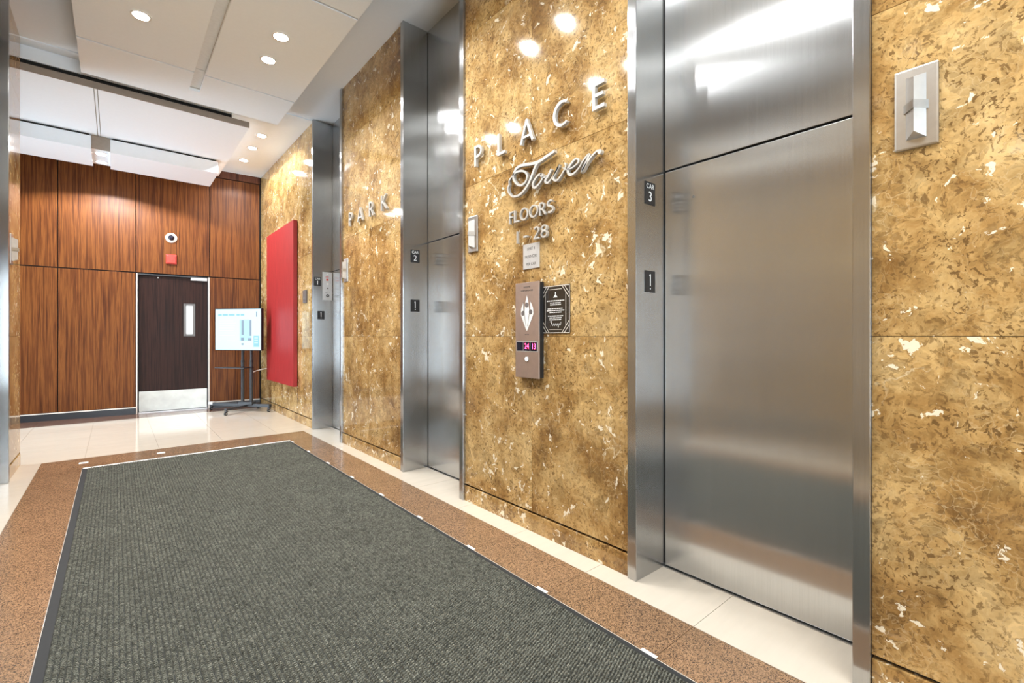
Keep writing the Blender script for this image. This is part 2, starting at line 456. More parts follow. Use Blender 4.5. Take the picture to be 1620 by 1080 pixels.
# unseen end walls; their glazing is added to let the fill lamps in
def glazed(name, mtx, W, H, x0, x1, z0, z1, label):
    b = MB().box(-W / 2, x0, 0, H, -0.1, 0).box(x1, W / 2, 0, H, -0.1, 0).box(x0, x1, z1, H, -0.1, 0).box(x0, x1, 0, z0, -0.1, 0)
    return tag(b.build(name, 'wall', None, mtx), label, 'wall', kind='structure')
def window(name, mtx, x0, x1, z0, z1, n, label):
    t = thing(name, label, 'window', mtx, kind='structure')
    for i in range(n):
        a = x0 + (x1 - x0) * i / n; b = x0 + (x1 - x0) * (i + 1) / n
        fr = MB().box(a, a + 0.05, z0, z1, -0.08, -0.02).box(b - 0.05, b, z0, z1, -0.08, -0.02).box(a, b, z0, z0 + 0.08, -0.08, -0.02).box(a, b, z1 - 0.05, z1, -0.08, -0.02).build('window_frame', 'blackm', t)
        MB().box(a + 0.05, b - 0.05, z0 + 0.08, z1 - 0.05, -0.055, -0.045).build('pane', 'glass', fr)
mw = on_left(8.17, 0, -3.3)
glazed('wall_wing', mw, 3.5, CE, -1.3, 1.2, 0.12, 2.75, 'beige end wall of the side wing')
window('added_window_1', mw, -1.3, 1.2, 0.12, 2.75, 2, 'added tall dark framed glazing at the unseen end of the side wing')
mr = frame((-1, 0, 0), (0, 0, 1), (0, 1, 0), (0.66, YB, 0))
glazed('wall_rear', mr, 3.6, CE, -1.2, 1.2, 0.05, 3.05, 'beige rear wall around the added entrance glazing')
window('added_window_2', mr, -1.2, 1.2, 0.05, 3.05, 3, 'added dark framed entrance glazing behind the camera')

# ceiling
ce = tag(MB().box(-3.4, 2.45, YB - 0.1, YF - 0.02, CE, CE + 0.1).build('ceiling', 'ceil'), 'off-white ceiling above the elevator corridor', 'ceiling', kind='structure')
tag(MB().box(-3.4, 2.45, YF - 0.02, 9.95, CE - 0.012, CE + 0.1).build('ceiling', 'ceil'), 'off-white ceiling in front of the wood panelled wall', 'ceiling', kind='structure')

# ------------------------------------------------------------------ back wall of wood panels
def wbox(w0, w1, z0, z1, d0, d1): return (-w1, -w0, z0, z1, d0, d1)     # local box in the back-wall frame
MBK = on_back(0, 0)
DR = (0.790, 1.735, 2.235)
bw = MB().box(*wbox(-0.3, DR[0] - 0.03, 0, CE, -0.26, -0.018)).box(*wbox(DR[1] + 0.03, 5.45, 0, CE, -0.26, -0.018)).box(*wbox(DR[0] - 0.03, DR[1] + 0.03, DR[2] + 0.02, CE, -0.26, -0.018))
bw = tag(bw.build('wall_back', 'dark', None, MBK), 'reddish brown wood veneer panel wall at the corridor end', 'wall', kind='structure')
JW = 0.0055
cw = [0.0, 0.762, 1.752, 2.655, 3.558, 4.461, 5.364]
for i, (a, b) in enumerate(zip(cw[:-1], cw[1:])):
    MB().box(*wbox(a + JW, b - JW, 2.265 + JW, 3.985, -0.018, 0)).build('wood_panel', 'wood', bw, bevel=0.0012)
    if i != 1: MB().box(*wbox(a + JW, b - JW, 0.118, 2.254, -0.018, 0)).build('wood_panel', 'wood', bw, bevel=0.0012)
tr = tag(MB().box(*wbox(0, 5.36, 3.998, CE - 0.012, -0.018, 0.012)).build('trim_1', 'wood_trim', None, MBK), 'dark wood crown board along the top of the panel wall', 'trim', kind='structure')
bb = tag(MB().box(*wbox(0, 0.764, 0.0, 0.098, -0.02, 0.014)).box(*wbox(1.752, 5.36, 0.0, 0.098, -0.02, 0.014)).build('baseboard_back', 'blackm', None, MBK), 'black baseboard below the wood panels', 'baseboard', kind='structure')
MB().box(*wbox(0, 0.764, 0.098, 0.112, -0.02, 0.012)).box(*wbox(1.752, 5.36, 0.098, 0.112, -0.02, 0.012)).build('cap', 'cream', bb)

d1 = thing('door_1', 'dark walnut door with narrow glass lite and steel kick plate', 'door', MBK, kind='structure')
MB().box(*wbox(0.764, 0.782, 0, 2.252, -0.07, 0.004)).box(*wbox(1.734, 1.750, 0, 2.252, -0.07, 0.004)).build('frame_edge', 'cream', d1)
MB().box(*wbox(0.782, 0.792, 0, 2.252, -0.07, -0.004)).box(*wbox(1.722, 1.734, 0, 2.252, -0.07, -0.004)).box(*wbox(0.792, 1.722, 2.232, 2.252, -0.07, -0.004)).build('door_frame', 'blackm', d1)
W0, W1, V0, V1 = 0.985, 1.110, 1.262, 1.775
lf = MB().box(*wbox(0.795, W0, 0.022, 2.228, -0.085, -0.045)).box(*wbox(W1, 1.719, 0.022, 2.228, -0.085, -0.045)).box(*wbox(W0, W1, 0.022, V0, -0.085, -0.045)).box(*wbox(W0, W1, V1, 2.228, -0.085, -0.045)).build('door_leaf', 'wood_dark', d1)
MB().box(*wbox(W0 - 0.018, W0 + 0.018, V0 - 0.018, V1 + 0.018, -0.09, -0.037)).box(*wbox(W1 - 0.018, W1 + 0.018, V0 - 0.018, V1 + 0.018, -0.09, -0.037)).box(*wbox(W0, W1, V0 - 0.018, V0 + 0.018, -0.09, -0.037)).box(*wbox(W0, W1, V1 - 0.018, V1 + 0.018, -0.09, -0.037)).build('lite_frame', 'frame_grey', lf)
MB().box(*wbox(W0 + 0.018, W1 - 0.018, V0 + 0.018, V1 - 0.018, -0.068, -0.062)).build('pane', 'lite', lf)
MB().box(*wbox(0.800, 1.716, 0.026, 0.350, -0.0449, -0.043)).build('kick_plate', 'kick', lf)
MB().box(*wbox(0.798, 1.030, 2.186, 2.236, -0.045, -0.004)).build('door_closer', 'alu', d1, bevel=0.004)
MB().disc(-1.47, 2.20, 0.010, -0.045, -0.038, 12).build('viewer', 'white', lf)
MB().box(*wbox(0.795, 1.719, 0.0, 0.018, -0.09, -0.02)).build('threshold', 'alu', d1)
MB().box(*wbox(DR[0] - 0.03, DR[1] + 0.03, 0, 2.26, -0.26, -0.20)).build('backing', 'dark', d1)

# ------------------------------------------------------------------ elevators
def elevator(y0, y1, xf, s, label, group=None):
    """recess lined with full height steel; s=+1: right wall, s=-1: left wall"""
    e = thing('elevator_entrance', label, 'elevator', Matrix.Translation((xf, (y0 + y1) / 2, 0)), group)
    e.location = (xf, (y0 + y1) / 2, 0)
    cy = (y0 + y1) / 2; a, b = y0 - cy, y1 - cy
    def bx(x0, x1, *r):
        x0, x1 = sorted((s * x0, s * x1)); return (x0, x1) + r
    H = CE - 0.002
    MB().box(*bx(0, 0.30, a - FW, a, 0.0, H)).build('jamb', 'steel', e, bevel=0.003)
    MB().box(*bx(0, 0.30, b, b + FW, 0.0, H)).build('jamb', 'steel', e, bevel=0.003)
    MB().box(*bx(0.255, 0.275, a + 0.002, b - 0.007, 2.132, H)).build('transom_panel', 'steel_dark', e, bevel=0.002)
    dr = MB().box(*bx(0.258, 0.278, a + 0.002, b - 0.007, 0.010, 2.122)).build('door', 'steel_dark', e, bevel=0.002)
    ky = b - 0.168
    m = frame((0, -s, 0), (0, 0, 1), (-s, 0, 0), (s * 0.258, ky, 1.957))
    k = MB().ring(0, 0, 0.0035, 0.0065, 0, 0.002, 14).disc(0, 0, 0.0036, 0, 0.001, 12).build('keyhole', 'frame_grey', dr, m)
    MB().box(*bx(0.284, 0.31, a, b, 0.0, H)).build('shaft_lining', 'dark', e)
    MB().box(*bx(0.245, 0.284, a, b, 0.0, 0.004)).build('sill', 'steel_plain', e)
    return e
XFR = 2.005
elevator(*ELR[0], XFR, 1, 'tall steel elevator recess between the Tower lettering and the large hall lantern')
elevator(*ELR[1], XFR, 1, 'tall steel elevator recess between the words PARK and PLACE')
e1 = elevator(*ELR[2], XFR, 1, 'narrow looking steel elevator recess next to the red wall panel')
elevator(*ELL[0], -0.685, -1, 'brushed steel elevator jamb on the opposite wall, next to the side wing')
elevator(*ELL[1], -0.685, -1, 'wide brushed steel elevator recess on the opposite wall, mirrored in the elevator doors')

# black plates on the far jambs
def plate(Y, X, Z, wd, ht, big, small, label, nm='sign_plate'):
    t = thing(nm, label, 'sign', on_front(X, Z, Y))
    MB().box(-wd / 2, wd / 2, -ht / 2, ht / 2, 0, 0.003).build('plate', 'black', t, bevel=0.0008)
    b = MB()
    if small == 'CAR':
        b.text('CAR', ht * 0.30, 0, ht * 0.30, 0.003, sx=1.0); b.text(big, ht * 0.62, 0, -ht * 0.16, 0.003)
    else:
        b.box(-0.0035, 0.0035, -ht * 0.20, ht * 0.34, 0.003, 0.0042).box(-0.009, -0.003, ht * 0.26, ht * 0.31, 0.003, 0.0042)
        b.disc(0, -ht * 0.33, 0.004, 0.003, 0.0042, 10)
    b.build('lettering', 'print', t, kind='stuff')
for i, (q, zc, zf) in enumerate(((ELR[0], 1.985, 1.526), (ELR[1], 1.985, 1.526), (ELR[2], 1.975, 1.526))):
    n = 3 - i
    xo = 0.122 if i < 2 else 0.060
    plate(q[1], XFR + xo, zc, 0.092, 0.118, str(n), 'CAR', ('black CAR 3 plate on the jamb right of the Tower lettering', 'black CAR 2 plate on the jamb right of the word PARK', 'black CAR 1 plate beside the narrow key switch panel')[i])
    xo2 = 0.122 if i < 2 else 0.105
    plate(q[1], XFR + xo2, zf, 0.092, 0.112, '1', '', ('black floor number plate on the jamb right of the Tower lettering', 'black floor number plate on the jamb right of the word PARK', 'black floor number plate below the narrow key switch panel')[i])
# firefighter key panel beside CAR 1
t = MB().box(-0.062, 0.062, -0.19, 0.19, 0, 0.004).build('key_switch_panel', 'alu', e1, Matrix.Translation((-XFR, -sum(ELR[2]) / 2, 0)) @ on_front(XFR + 0.187, 1.92, ELR[2][1]), bevel=0.001, label='narrow key switch panel with red marks')
MB().box(-0.014, 0.014, 0.075, 0.098, 0.004, 0.007).box(-0.022, 0.018, 0.112, 0.118, 0.004, 0.0055).box(-0.022, 0.018, 0.126, 0.131, 0.004, 0.0055).build('red_indicator', 'redp', t)
MB().disc(0.004, 0.03, 0.013, 0.004, 0.008, 16).build('white_indicator', 'white', t)
MB().disc(0.0, 0.163, 0.009, 0.004, 0.007, 14).build('white_indicator', 'white', t)
MB().disc(0.004, -0.028, 0.010, 0.004, 0.007, 14).build('lens', 'leafgrey', t)
kk = MB().ring(0.004, -0.128, 0.009, 0.020, 0.004, 0.010, 20).build('key_switch', 'black', t)
MB().disc(0.004, -0.128, 0.009, 0.004, 0.009, 14).build('key_core', 'steel_plain', t)
MB().text('FIRE', 0.016, -0.012, -0.085, 0.004).text('1', 0.016, 0.03, -0.085, 0.004).build('lettering', 'ink', t, kind='stuff')

# hall lanterns
def lantern(mtx, label):
    t = thing('hall_lantern', label, 'lantern', mtx)
    MB().box(-0.0565, 0.0565, -0.134, 0.134, 0, 0.012).build('plate', 'steel_plain', t, bevel=0.006, smooth=False)
    def wedge(z0, z1, hip0, hip1, x0=-0.026, x1=0.026, ht=0.036, zb=0.012):
        v = [(x0, z0, zb), (x1, z0, zb), (x1, z1, zb), (x0, z1, zb), (0.0, z0 + hip0, zb + ht), (0.0, z1 - hip1, zb + ht)]
        return MB().add(v, [(3, 2, 1, 0), (0, 1, 4), (1, 2, 5, 4), (2, 3, 5), (3, 0, 4, 5)])
    wedge(0.013, 0.104, 0.0, 0.016).build('upper_lens', 'steel_lip', t)
    wedge(-0.104, -0.013, 0.016, 0.0).build('lower_lens', 'steel_lip', t)
    wedge(-0.014, 0.014, 0.0, 0.0, -0.032, 0.032, 0.042).build('band', 'steel_plain', t)
lantern(on_right(0.312, 1.996, XR), 'brushed steel hall lantern plate to the right of the CAR 3 elevator')
lantern(on_right(2.822, 1.996, XR), 'brushed steel hall lantern plate beside the word FLOORS')
lantern(on_right(5.320, 2.000, XR), 'small pale hall lantern plate beside the CAR 1 elevator')
lantern(on_left(5.965, 2.005, XL), 'pale hall lantern plate on the opposite stone wall')

# ------------------------------------------------------------------ raised metal letters
def arc(cx, cy, rx, ry, a0, a1, n=14): return [(cx + rx * math.cos(R(a0 + (a1 - a0) * i / n)), cy + ry * math.sin(R(a0 + (a1 - a0) * i / n))) for i in range(n + 1)]
def glyph(ch):   # strokes in a unit cell: x 0..w, y 0..1, stroke width in the same units
    W = 0.135
    if ch == 'P': return 0.62, [([(0.07, 0), (0.07, 1)], W), ([(0.07, 0.94), (0.22, 0.94)] + arc(0.24, 0.70, 0.27, 0.24, 90, -90) + [(0.15, 0.46)], W * 0.9)]
    if ch == 'A': return 0.95, [([(0.06, 0), (0.46, 1)], W * 0.9), ([(0.44, 1), (0.88, 0)], W), ([(0.17, 0.27), (0.76, 0.27)], W * 0.75)]
    if ch == 'R': return 0.78, [([(0.07, 0), (0.07, 1)], W), ([(0.07, 0.94), (0.24, 0.94)] + arc(0.26, 0.71, 0.27, 0.23, 90, -90) + [(0.12, 0.48)], W * 0.9), ([(0.30, 0.49), (0.70, 0)], W)]
    if ch == 'K': return 0.90, [([(0.07, 0), (0.07, 1)], W), ([(0.12, 0.45), (0.70, 1)], W * 0.9), ([(0.24, 0.56), (0.82, 0)], W)]
    if ch == 'L': return 0.62, [([(0.07, 0), (0.07, 1)], W), ([(0.05, 0.065), (0.60, 0.065)], W * 0.95)]
    if ch == 'C': return 0.88, [(arc(0.50, 0.5, 0.43, 0.46, 55, 305, 24), [W * 0.7] * 4 + [W] * 17 + [W * 0.7] * 4)]
    if ch == 'E': return 0.62, [([(0.07, 0), (0.07, 1)], W), ([(0.05, 0.065), (0.60, 0.065)], W * 0.95), ([(0.05, 0.935), (0.60, 0.935)], W * 0.95), ([(0.07, 0.52), (0.53, 0.52)], W * 0.9)]
    if ch == 'F': return 0.56, [([(0.08, 0), (0.08, 1)], W), ([(0.05, 0.93), (0.54, 0.93)], W * 0.95), ([(0.08, 0.53), (0.46, 0.53)], W * 0.9)]
    if ch == 'O': return 1.0, [(arc(0.5, 0.5, 0.43, 0.44, 0, 360, 28), W)]
    if ch == 'S': return 0.62, [(arc(0.32, 0.735, 0.21, 0.205, 40, 270, 14) + arc(0.32, 0.27, 0.22, 0.225, 90, -140, 14)[1:], W)]
    if ch == '1': return 0.30, [([(0.16, 0), (0.16, 1)], W * 0.9)]
    if ch == '-': return 0.50, [([(0.04, 0.42), (0.46, 0.42)], W * 1.15)]
    if ch == '2': return 0.68, [(arc(0.33, 0.72, 0.25, 0.23, 160, -30, 14) + [(0.08, 0.065)], W), ([(0.04, 0.065), (0.64, 0.065)], W)]
    if ch == '8': return 0.72, [(arc(0.36, 0.74, 0.23, 0.20, 0, 360, 22), W), (arc(0.36, 0.28, 0.28, 0.235, 0, 360, 22), W)]
def letter(ch, Yl, wd, Z, ht, word, extra='', depth=0.022, nm='letter', cat='letter', lab=None):
    gw, ss = glyph(ch); k = wd / gw; b = MB()
    o = thing(nm, lab or 'raised metal %s %s of %s on the marble' % (nm, ch, word + extra), cat, on_right(Yl, Z, XR), 'raised metal lettering of ' + word)
    for i, (pts, ws) in enumerate(ss):
        sc_ = [(x * k, y * ht) for x, y in pts]
        wv = [q * min(k, ht) for q in ws] if isinstance(ws, list) else ws * min(k * 1.15, ht)
        b.stroke(sc_, wv, 0.012, 0.012 + depth + 0.0003 * i)
    b.build('face', 'letter', o, bevel=0.0008)
    p = MB()
    xs_ = [pp[0] * k for st in ss for pp in st[0]]
    ax = min(xs_); ay = sum(pp[1] for pp in ss[0][0]) / len(ss[0][0]) * ht
    q0 = ss[0][0][0]; q1 = ss[0][0][-1]
    for px, py in (q0, q1): p.disc(px * k, min(max(py, 0.06), 0.94) * ht, 0.003, 0.0, 0.012, 8)
    p.build('standoff_pin', 'steel_plain', o, kind='stuff')
    return o
for ch, y, wd in (('P', 5.165, 0.092), ('A', 4.927, 0.150), ('R', 4.624, 0.122), ('K', 4.338, 0.140)): letter(ch, y, wd, 2.4715, 0.148, 'PARK')
for ch, y, wd in (('P', 2.769, 0.098), ('L', 2.499, 0.084), ('A', 2.267, 0.132), ('C', 1.969, 0.132), ('E', 1.666, 0.086)): letter(ch, y, wd, 2.4715, 0.148, 'PLACE')
nO = 0
for ch, y, wd in (('F', 2.381, 0.046), ('L', 2.332, 0.056), ('O', 2.274, 0.082), ('O', 2.185, 0.084), ('R', 2.090, 0.060), ('S', 2.030, 0.064)):
    ex = ''
    if ch == 'O': nO += 1; ex = ', beside the %s' % ('L' if nO == 1 else 'R')
    letter(ch, y, wd, 1.984, 0.080, 'FLOORS', ex, depth=0.018)
for ch, y, wd, lb in (('1', 2.314, 0.026, 'raised metal numeral one under the F of FLOORS'), ('-', 2.240, 0.040, 'short raised metal dash between the numerals'), ('2', 2.146, 0.057, 'raised metal numeral two right of the dash'), ('8', 2.081, 0.064, 'raised metal numeral eight under the R of FLOORS')):
    letter(ch, y, wd, 1.845, 0.078, 'the line 1 - 28', depth=0.018, nm='numeral' if ch != '-' else 'dash', cat='numeral', lab=lb)

def smooth2(pts, n=6):
    out = []; P = [pts[0]] + list(pts) + [pts[-1]]
    for i in range(1, len(P) - 2):
        p0, p1, p2, p3 = [Vector(q) for q in P[i - 1:i + 3]]
        for k in range(n):
            s = k / n
            out.append(0.5 * ((2 * p1) + (p2 - p0) * s + (2 * p0 - 5 * p1 + 4 * p2 - p3) * s * s + (3 * p1 - p0 - 3 * p2 + p3) * s ** 3))
    out.append(Vector(P[-2])); return [(q.x, q.y) for q in out]
TW = dict(
    bar=([(0.467, 0.193), (0.402, 0.182), (0.333, 0.169), (0.266, 0.173), (0.187, 0.188), (0.13, 0.188), (0.099, 0.168), (0.086, 0.144), (0.099, 0.106), (0.146, 0.068), (0.189, 0.066), (0.217, 0.086), (0.219, 0.119), (0.187, 0.148), (0.14, 0.16), (0.099, 0.156), (0.066, 0.138), (0.045, 0.12), (0.048, 0.091)], (0.017, 0.019, 0.015, 0.013, 0.013, 0.007)),
    stem=([(0.347, 0.176), (0.304, 0.152), (0.276, 0.114), (0.246, 0.069), (0.202, 0.029), (0.146, 0.005), (0.088, 0.008), (0.045, 0.039), (0.031, 0.074), (0.045, 0.095)], (0.014, 0.017, 0.016, 0.011, 0.013)),
    o=([(0.356, 0.083), (0.328, 0.087), (0.29, 0.064), (0.274, 0.039), (0.29, 0.017), (0.323, 0.026), (0.356, 0.05), (0.363, 0.075), (0.352, 0.086), (0.344, 0.079), (0.375, 0.058), (0.402, 0.066)], (0.010, 0.015, 0.013, 0.009, 0.006)),
    w=([(0.44, 0.092), (0.411, 0.059), (0.386, 0.035), (0.406, 0.018), (0.438, 0.033), (0.473, 0.064), (0.499, 0.092), (0.473, 0.061), (0.455, 0.031), (0.482, 0.013), (0.516, 0.031), (0.55, 0.065), (0.556, 0.088), (0.546, 0.096)], (0.015, 0.015, 0.009, 0.015, 0.012, 0.008, 0.010)),
    e=([(0.535, 0.075), (0.558, 0.058), (0.603, 0.054), (0.647, 0.068), (0.653, 0.088), (0.631, 0.097), (0.595, 0.077), (0.572, 0.05), (0.588, 0.020), (0.623, 0.020), (0.663, 0.043)], (0.006, 0.008, 0.012, 0.016, 0.008)),
    r=([(0.663, 0.043), (0.69, 0.071), (0.724, 0.093), (0.732, 0.088), (0.713, 0.059), (0.682, 0.016), (0.713, 0.047), (0.75, 0.077), (0.787, 0.095), (0.809, 0.091)], (0.007, 0.012, 0.016, 0.010, 0.010)))
o = thing('script_sign', 'raised metal script word Tower on the marble', 'sign', on_right(2.42, 2.15, XR))
b = MB()
for i, (k, (pts, ws)) in enumerate(TW.items()):
    q = smooth2(pts); n = len(q); wv = []
    for j in range(n):
        s = j / (n - 1) * (len(ws) - 1); a = min(int(s), len(ws) - 2); wv.append(ws[a] * (1 - s + a) + ws[a + 1] * (s - a))
    b.stroke(q, wv, 0.012, 0.034 + 0.0003 * i)
b.disc(0.806, 0.086, 0.013, 0.012, 0.036, 18)
b.build('face', 'letter', o)
p = MB()
for x, y in ((0.40, 0.180), (0.11, 0.012), (0.30, 0.03), (0.48, 0.02), (0.60, 0.02), (0.69, 0.03)): p.disc(x, y, 0.004, 0, 0.012, 8)
p.build('standoff_pin', 'steel_plain', o, kind='stuff')

# passenger limit plate
t = thing('limit_sign', 'pale metal plate reading LIMIT 8 PASSENGERS PER CAR under the numerals', 'sign', on_right(2.190, 1.752, XR))
MB().box(-0.075, 0.075, -0.080, 0.080, 0, 0.006).build('plate', 'alu', t, bevel=0.001)
b = MB()
for i, s in enumerate(('LIMIT 8', 'PASSENGERS', 'PER CAR')): b.text(s, 0.026, 0, 0.047 - 0.049 * i, 0.006, sx=0.78 if i == 1 else 0.9)
b.build('lettering', 'ink', t, kind='stuff')

# hall call panel
t = thing('hall_call_panel', 'tall bronze elevator call panel with lit button and red floor display', 'call panel', on_right(2.185, 0.979, XR))
MB().box(-0.106, 0.106, 0.004, 0.598, 0, 0.038).build('housing', 'black', t)
fp = MB().box(-0.110, 0.110, 0.0, 0.602, 0.038, 0.045).build('face_plate', 'bronze', t, bevel=0.001)
DZ = 0.0455
lo = MB()
def petal(cx, cy, wx, h0, h1, lean=0.0, n=10):
    L_ = []; R_ = []
    for i in range(n + 1):
        s = i / n; y = h0 + (h1 - h0) * s; hw = wx * math.sin(math.pi * s) ** 0.8 * (1 - 0.25 * s) if 0 < s < 1 else 0.0
        xm = cx + lean * s * s
        L_.append((xm - hw, y)); R_.append((xm + hw, y))
    return L_[1:-1] + [L_[-1]] + R_[1:-1][::-1] + [L_[0]]
lo.prism(petal(0.0, 0, 0.025, 0.295, 0.520), DZ, DZ + 0.0006)
lo.prism([(-0.003, 0.296), (-0.032, 0.352), (-0.057, 0.400), (-0.052, 0.440), (-0.032, 0.476), (-0.030, 0.430), (-0.018, 0.380)], DZ, DZ + 0.0007)
lo.prism([(0.003, 0.296), (0.018, 0.380), (0.030, 0.430), (0.034, 0.478), (0.056, 0.440), (0.060, 0.400), (0.034, 0.352)], DZ, DZ + 0.0007)
lo.build('leaf_emblem', 'print', fp)
lg = MB()
for sx in (-1, 1): lg.stroke([(sx * 0.007, 0.325), (sx * 0.019, 0.385), (sx * 0.030, 0.435), (sx * 0.031, 0.480)], [0.002, 0.004, 0.005, 0.003], DZ, DZ + 0.0011)
lg.build('emblem_gap', 'leafgrey', fp, kind='stuff')
lc = MB()
for x, y in ((0.0, 0.459), (-0.036, 0.408), (0.036, 0.414)): lc.disc(x, y, 0.016, DZ, DZ + 0.0014, 18)
lc.build('emblem_circle', 'leafgrey', fp)
b = MB().text('IN CASE OF FIRE', 0.011, 0, 0.572, DZ, sx=0.75).text('DO NOT USE ELEVATORS', 0.013, 0, 0.550, DZ, sx=0.75).text('USE STAIRS', 0.010, 0, 0.272, DZ, sx=0.8)
b.build('lettering', 'ink', fp, kind='stuff')
MB().box(-0.098, 0.098, 0.122 + 0.043, 0.231, DZ - 0.0004, DZ + 0.001).build('display_bezel', 'alu', fp)
for i in range(3):
    x0 = -0.094 + 0.0635 * i
    ds = MB().box(x0, x0 + 0.059, 0.170, 0.226, DZ, DZ + 0.002).build('display', 'display', fp)
    if i: MB().text(('24', '13')[i - 1], 0.050, x0 + 0.031, 0.198, DZ + 0.002, sx=0.85).build('digits', 'led', t)
bt = MB().ring(0, 0.119, 0.0125, 0.019, DZ, DZ + 0.003, 24).build('button_ring', 'steel_plain', t)
MB().disc(0, 0.119, 0.0125, DZ, DZ + 0.004, 20).build('button', 'button', bt)

# notice poster
PWd, PHt = 0.235, 0.290
t = thing('notice_poster', 'black notice with thin white deco lines beside the call panel', 'poster', on_right(1.975, 1.403, XR))
MB().box(-PWd / 2, PWd / 2, -PHt / 2, PHt / 2, 0, 0.004).build('sheet', 'poster', t)
b = MB(); hx, hy = PWd / 2 - 0.004, PHt / 2 - 0.004; z0, z1 = 0.004, 0.0046; lw = 0.0032
b.stroke([(-hx, -hy), (hx, -hy), (hx, hy), (-hx, hy), (-hx, -hy)], lw * 1.3, z0, z1)
for sx in (-1, 1):
    for sy in (-1, 1):
        b.stroke([(sx * hx, sy * (hy - 0.075)), (sx * (hx - 0.06), sy * hy)], lw, z0, z1)
        b.stroke([(sx * hx, sy * (hy - 0.05)), (sx * (hx - 0.04), sy * hy)], lw, z0, z1)
    b.stroke([(sx * (hx - 0.028), -hy + 0.04), (sx * (hx - 0.028), hy - 0.04)], lw * 0.8, z0, z1)
for sy in (-1, 1): b.stroke([(-0.052, sy * (hy - 0.020)), (0.052, sy * (hy - 0.020))], lw * 0.8, z0, z1)
b.build('border_lines', 'cream', t)
b = MB()
for y, l in ((0.052, 0.145), (0.039, 0.09), (0.028, 0.09), (0.004, 0.13), (-0.007, 0.145), (-0.018, 0.10), (-0.040, 0.125), (-0.051, 0.10), (-0.062, 0.10)):
    x = -l / 2
    while x < l / 2 - 0.004:
        ln = min(random.uniform(0.008, 0.022), l / 2 - x); b.box(x, x + ln, y - 0.0028, y + 0.0028, z0, z1); x += ln + 0.003
b.build('text_lines', 'print', t, kind='stuff')
sg = [(-0.045, -0.075), (-0.030, -0.072), (-0.040, -0.100), (-0.030, -0.082), (-0.022, -0.098), (-0.012, -0.084), (-0.006, -0.098), (0.004, -0.085), (0.010, -0.098), (0.018, -0.086), (0.024, -0.110), (0.030, -0.086), (0.040, -0.096), (0.046, -0.076)]
MB().stroke(smooth2(sg, 4), 0.0022, z0, z1).build('signature', 'print', t)
MB().box(-0.003, 0.003, 0.085, 0.105, z0, z1).prism([(-0.018, 0.072), (0.018, 0.072), (0.004, 0.088), (-0.004, 0.088)], z0, z1).build('emblem', 'slot', t)

# card reader on the far stone
t = thing('card_reader', 'small grey card reader on the stone beside the red panel', 'card reader', on_right(6.815, 1.792, XR))
MB().box(-0.065, 0.065, -0.088, 0.088, 0, 0.024).build('body', 'leafgrey', t, bevel=0.004)
MB().box(-0.055, 0.055, -0.050, 0.078, 0.024, 0.027).build('cover', 'steel_plain', t)
MB().disc(0.0, -0.02, 0.008, 0.027, 0.029, 12).build('indicator', 'white', t)

# red panel
rp = tag(MB().box(-0.775, 0.775, 0, 2.42, 0.006, 0.060).build('red_wall_panel', 'red', None, on_right(7.975, 0.510, XR), bevel=0.002), 'large upright red panel hung on the marble', 'wall panel')

# dome camera, fire alarm, signs on the wood wall
t = thing('dome_camera', 'white dome security camera above the red alarm', 'camera', on_back(1.295, 2.865))
MB().lathe([(0.080, 0.0), (0.080, 0.012), (0.066, 0.028), (0.046, 0.034)]).build('housing', 'white', t, smooth=True)
MB().lathe([(0.046, 0.030), (0.044, 0.044), (0.034, 0.060), (0.018, 0.069), (0.002, 0.072)]).build('dome', 'display', t, smooth=True)
t = thing('fire_alarm', 'red fire alarm strobe box above the walnut door', 'alarm', on_back(1.295, 2.512))
MB().box(-0.072, 0.072, -0.078, 0.078, 0, 0.030).build('body', 'redp', t, bevel=0.006)
MB().box(-0.060, 0.060, -0.066, 0.060, 0.030, 0.050).build('cover', 'redp', t, bevel=0.010)
MB().box(-0.030, 0.030, -0.030, 0.036, 0.050, 0.054).build('strobe_lens', 'redp', t, bevel=0.002)
t = thing('door_sign', 'small black sign with white lines beside the walnut door', 'sign', on_back(0.615, 1.376))
MB().box(-0.066, 0.066, -0.058, 0.058, 0, 0.006).build('plate', 'black', t)
b = MB()
for i, l in enumerate((0.10, 0.11, 0.07, 0.10)): b.box(-0.048, -0.048 + l, 0.034 - 0.022 * i, 0.044 - 0.022 * i, 0.006, 0.007)
b.build('text_lines', 'print', t, kind='stuff')
t = thing('small_notice', 'small framed notice below the black door sign', 'sign', on_back(0.595, 1.238))
MB().box(-0.045, 0.045, -0.062, 0.062, 0, 0.006).build('plate', 'cream', t)
MB().box(-0.034, 0.034, -0.050, 0.050, 0.006, 0.008).build('print', 'wood_trim', t)

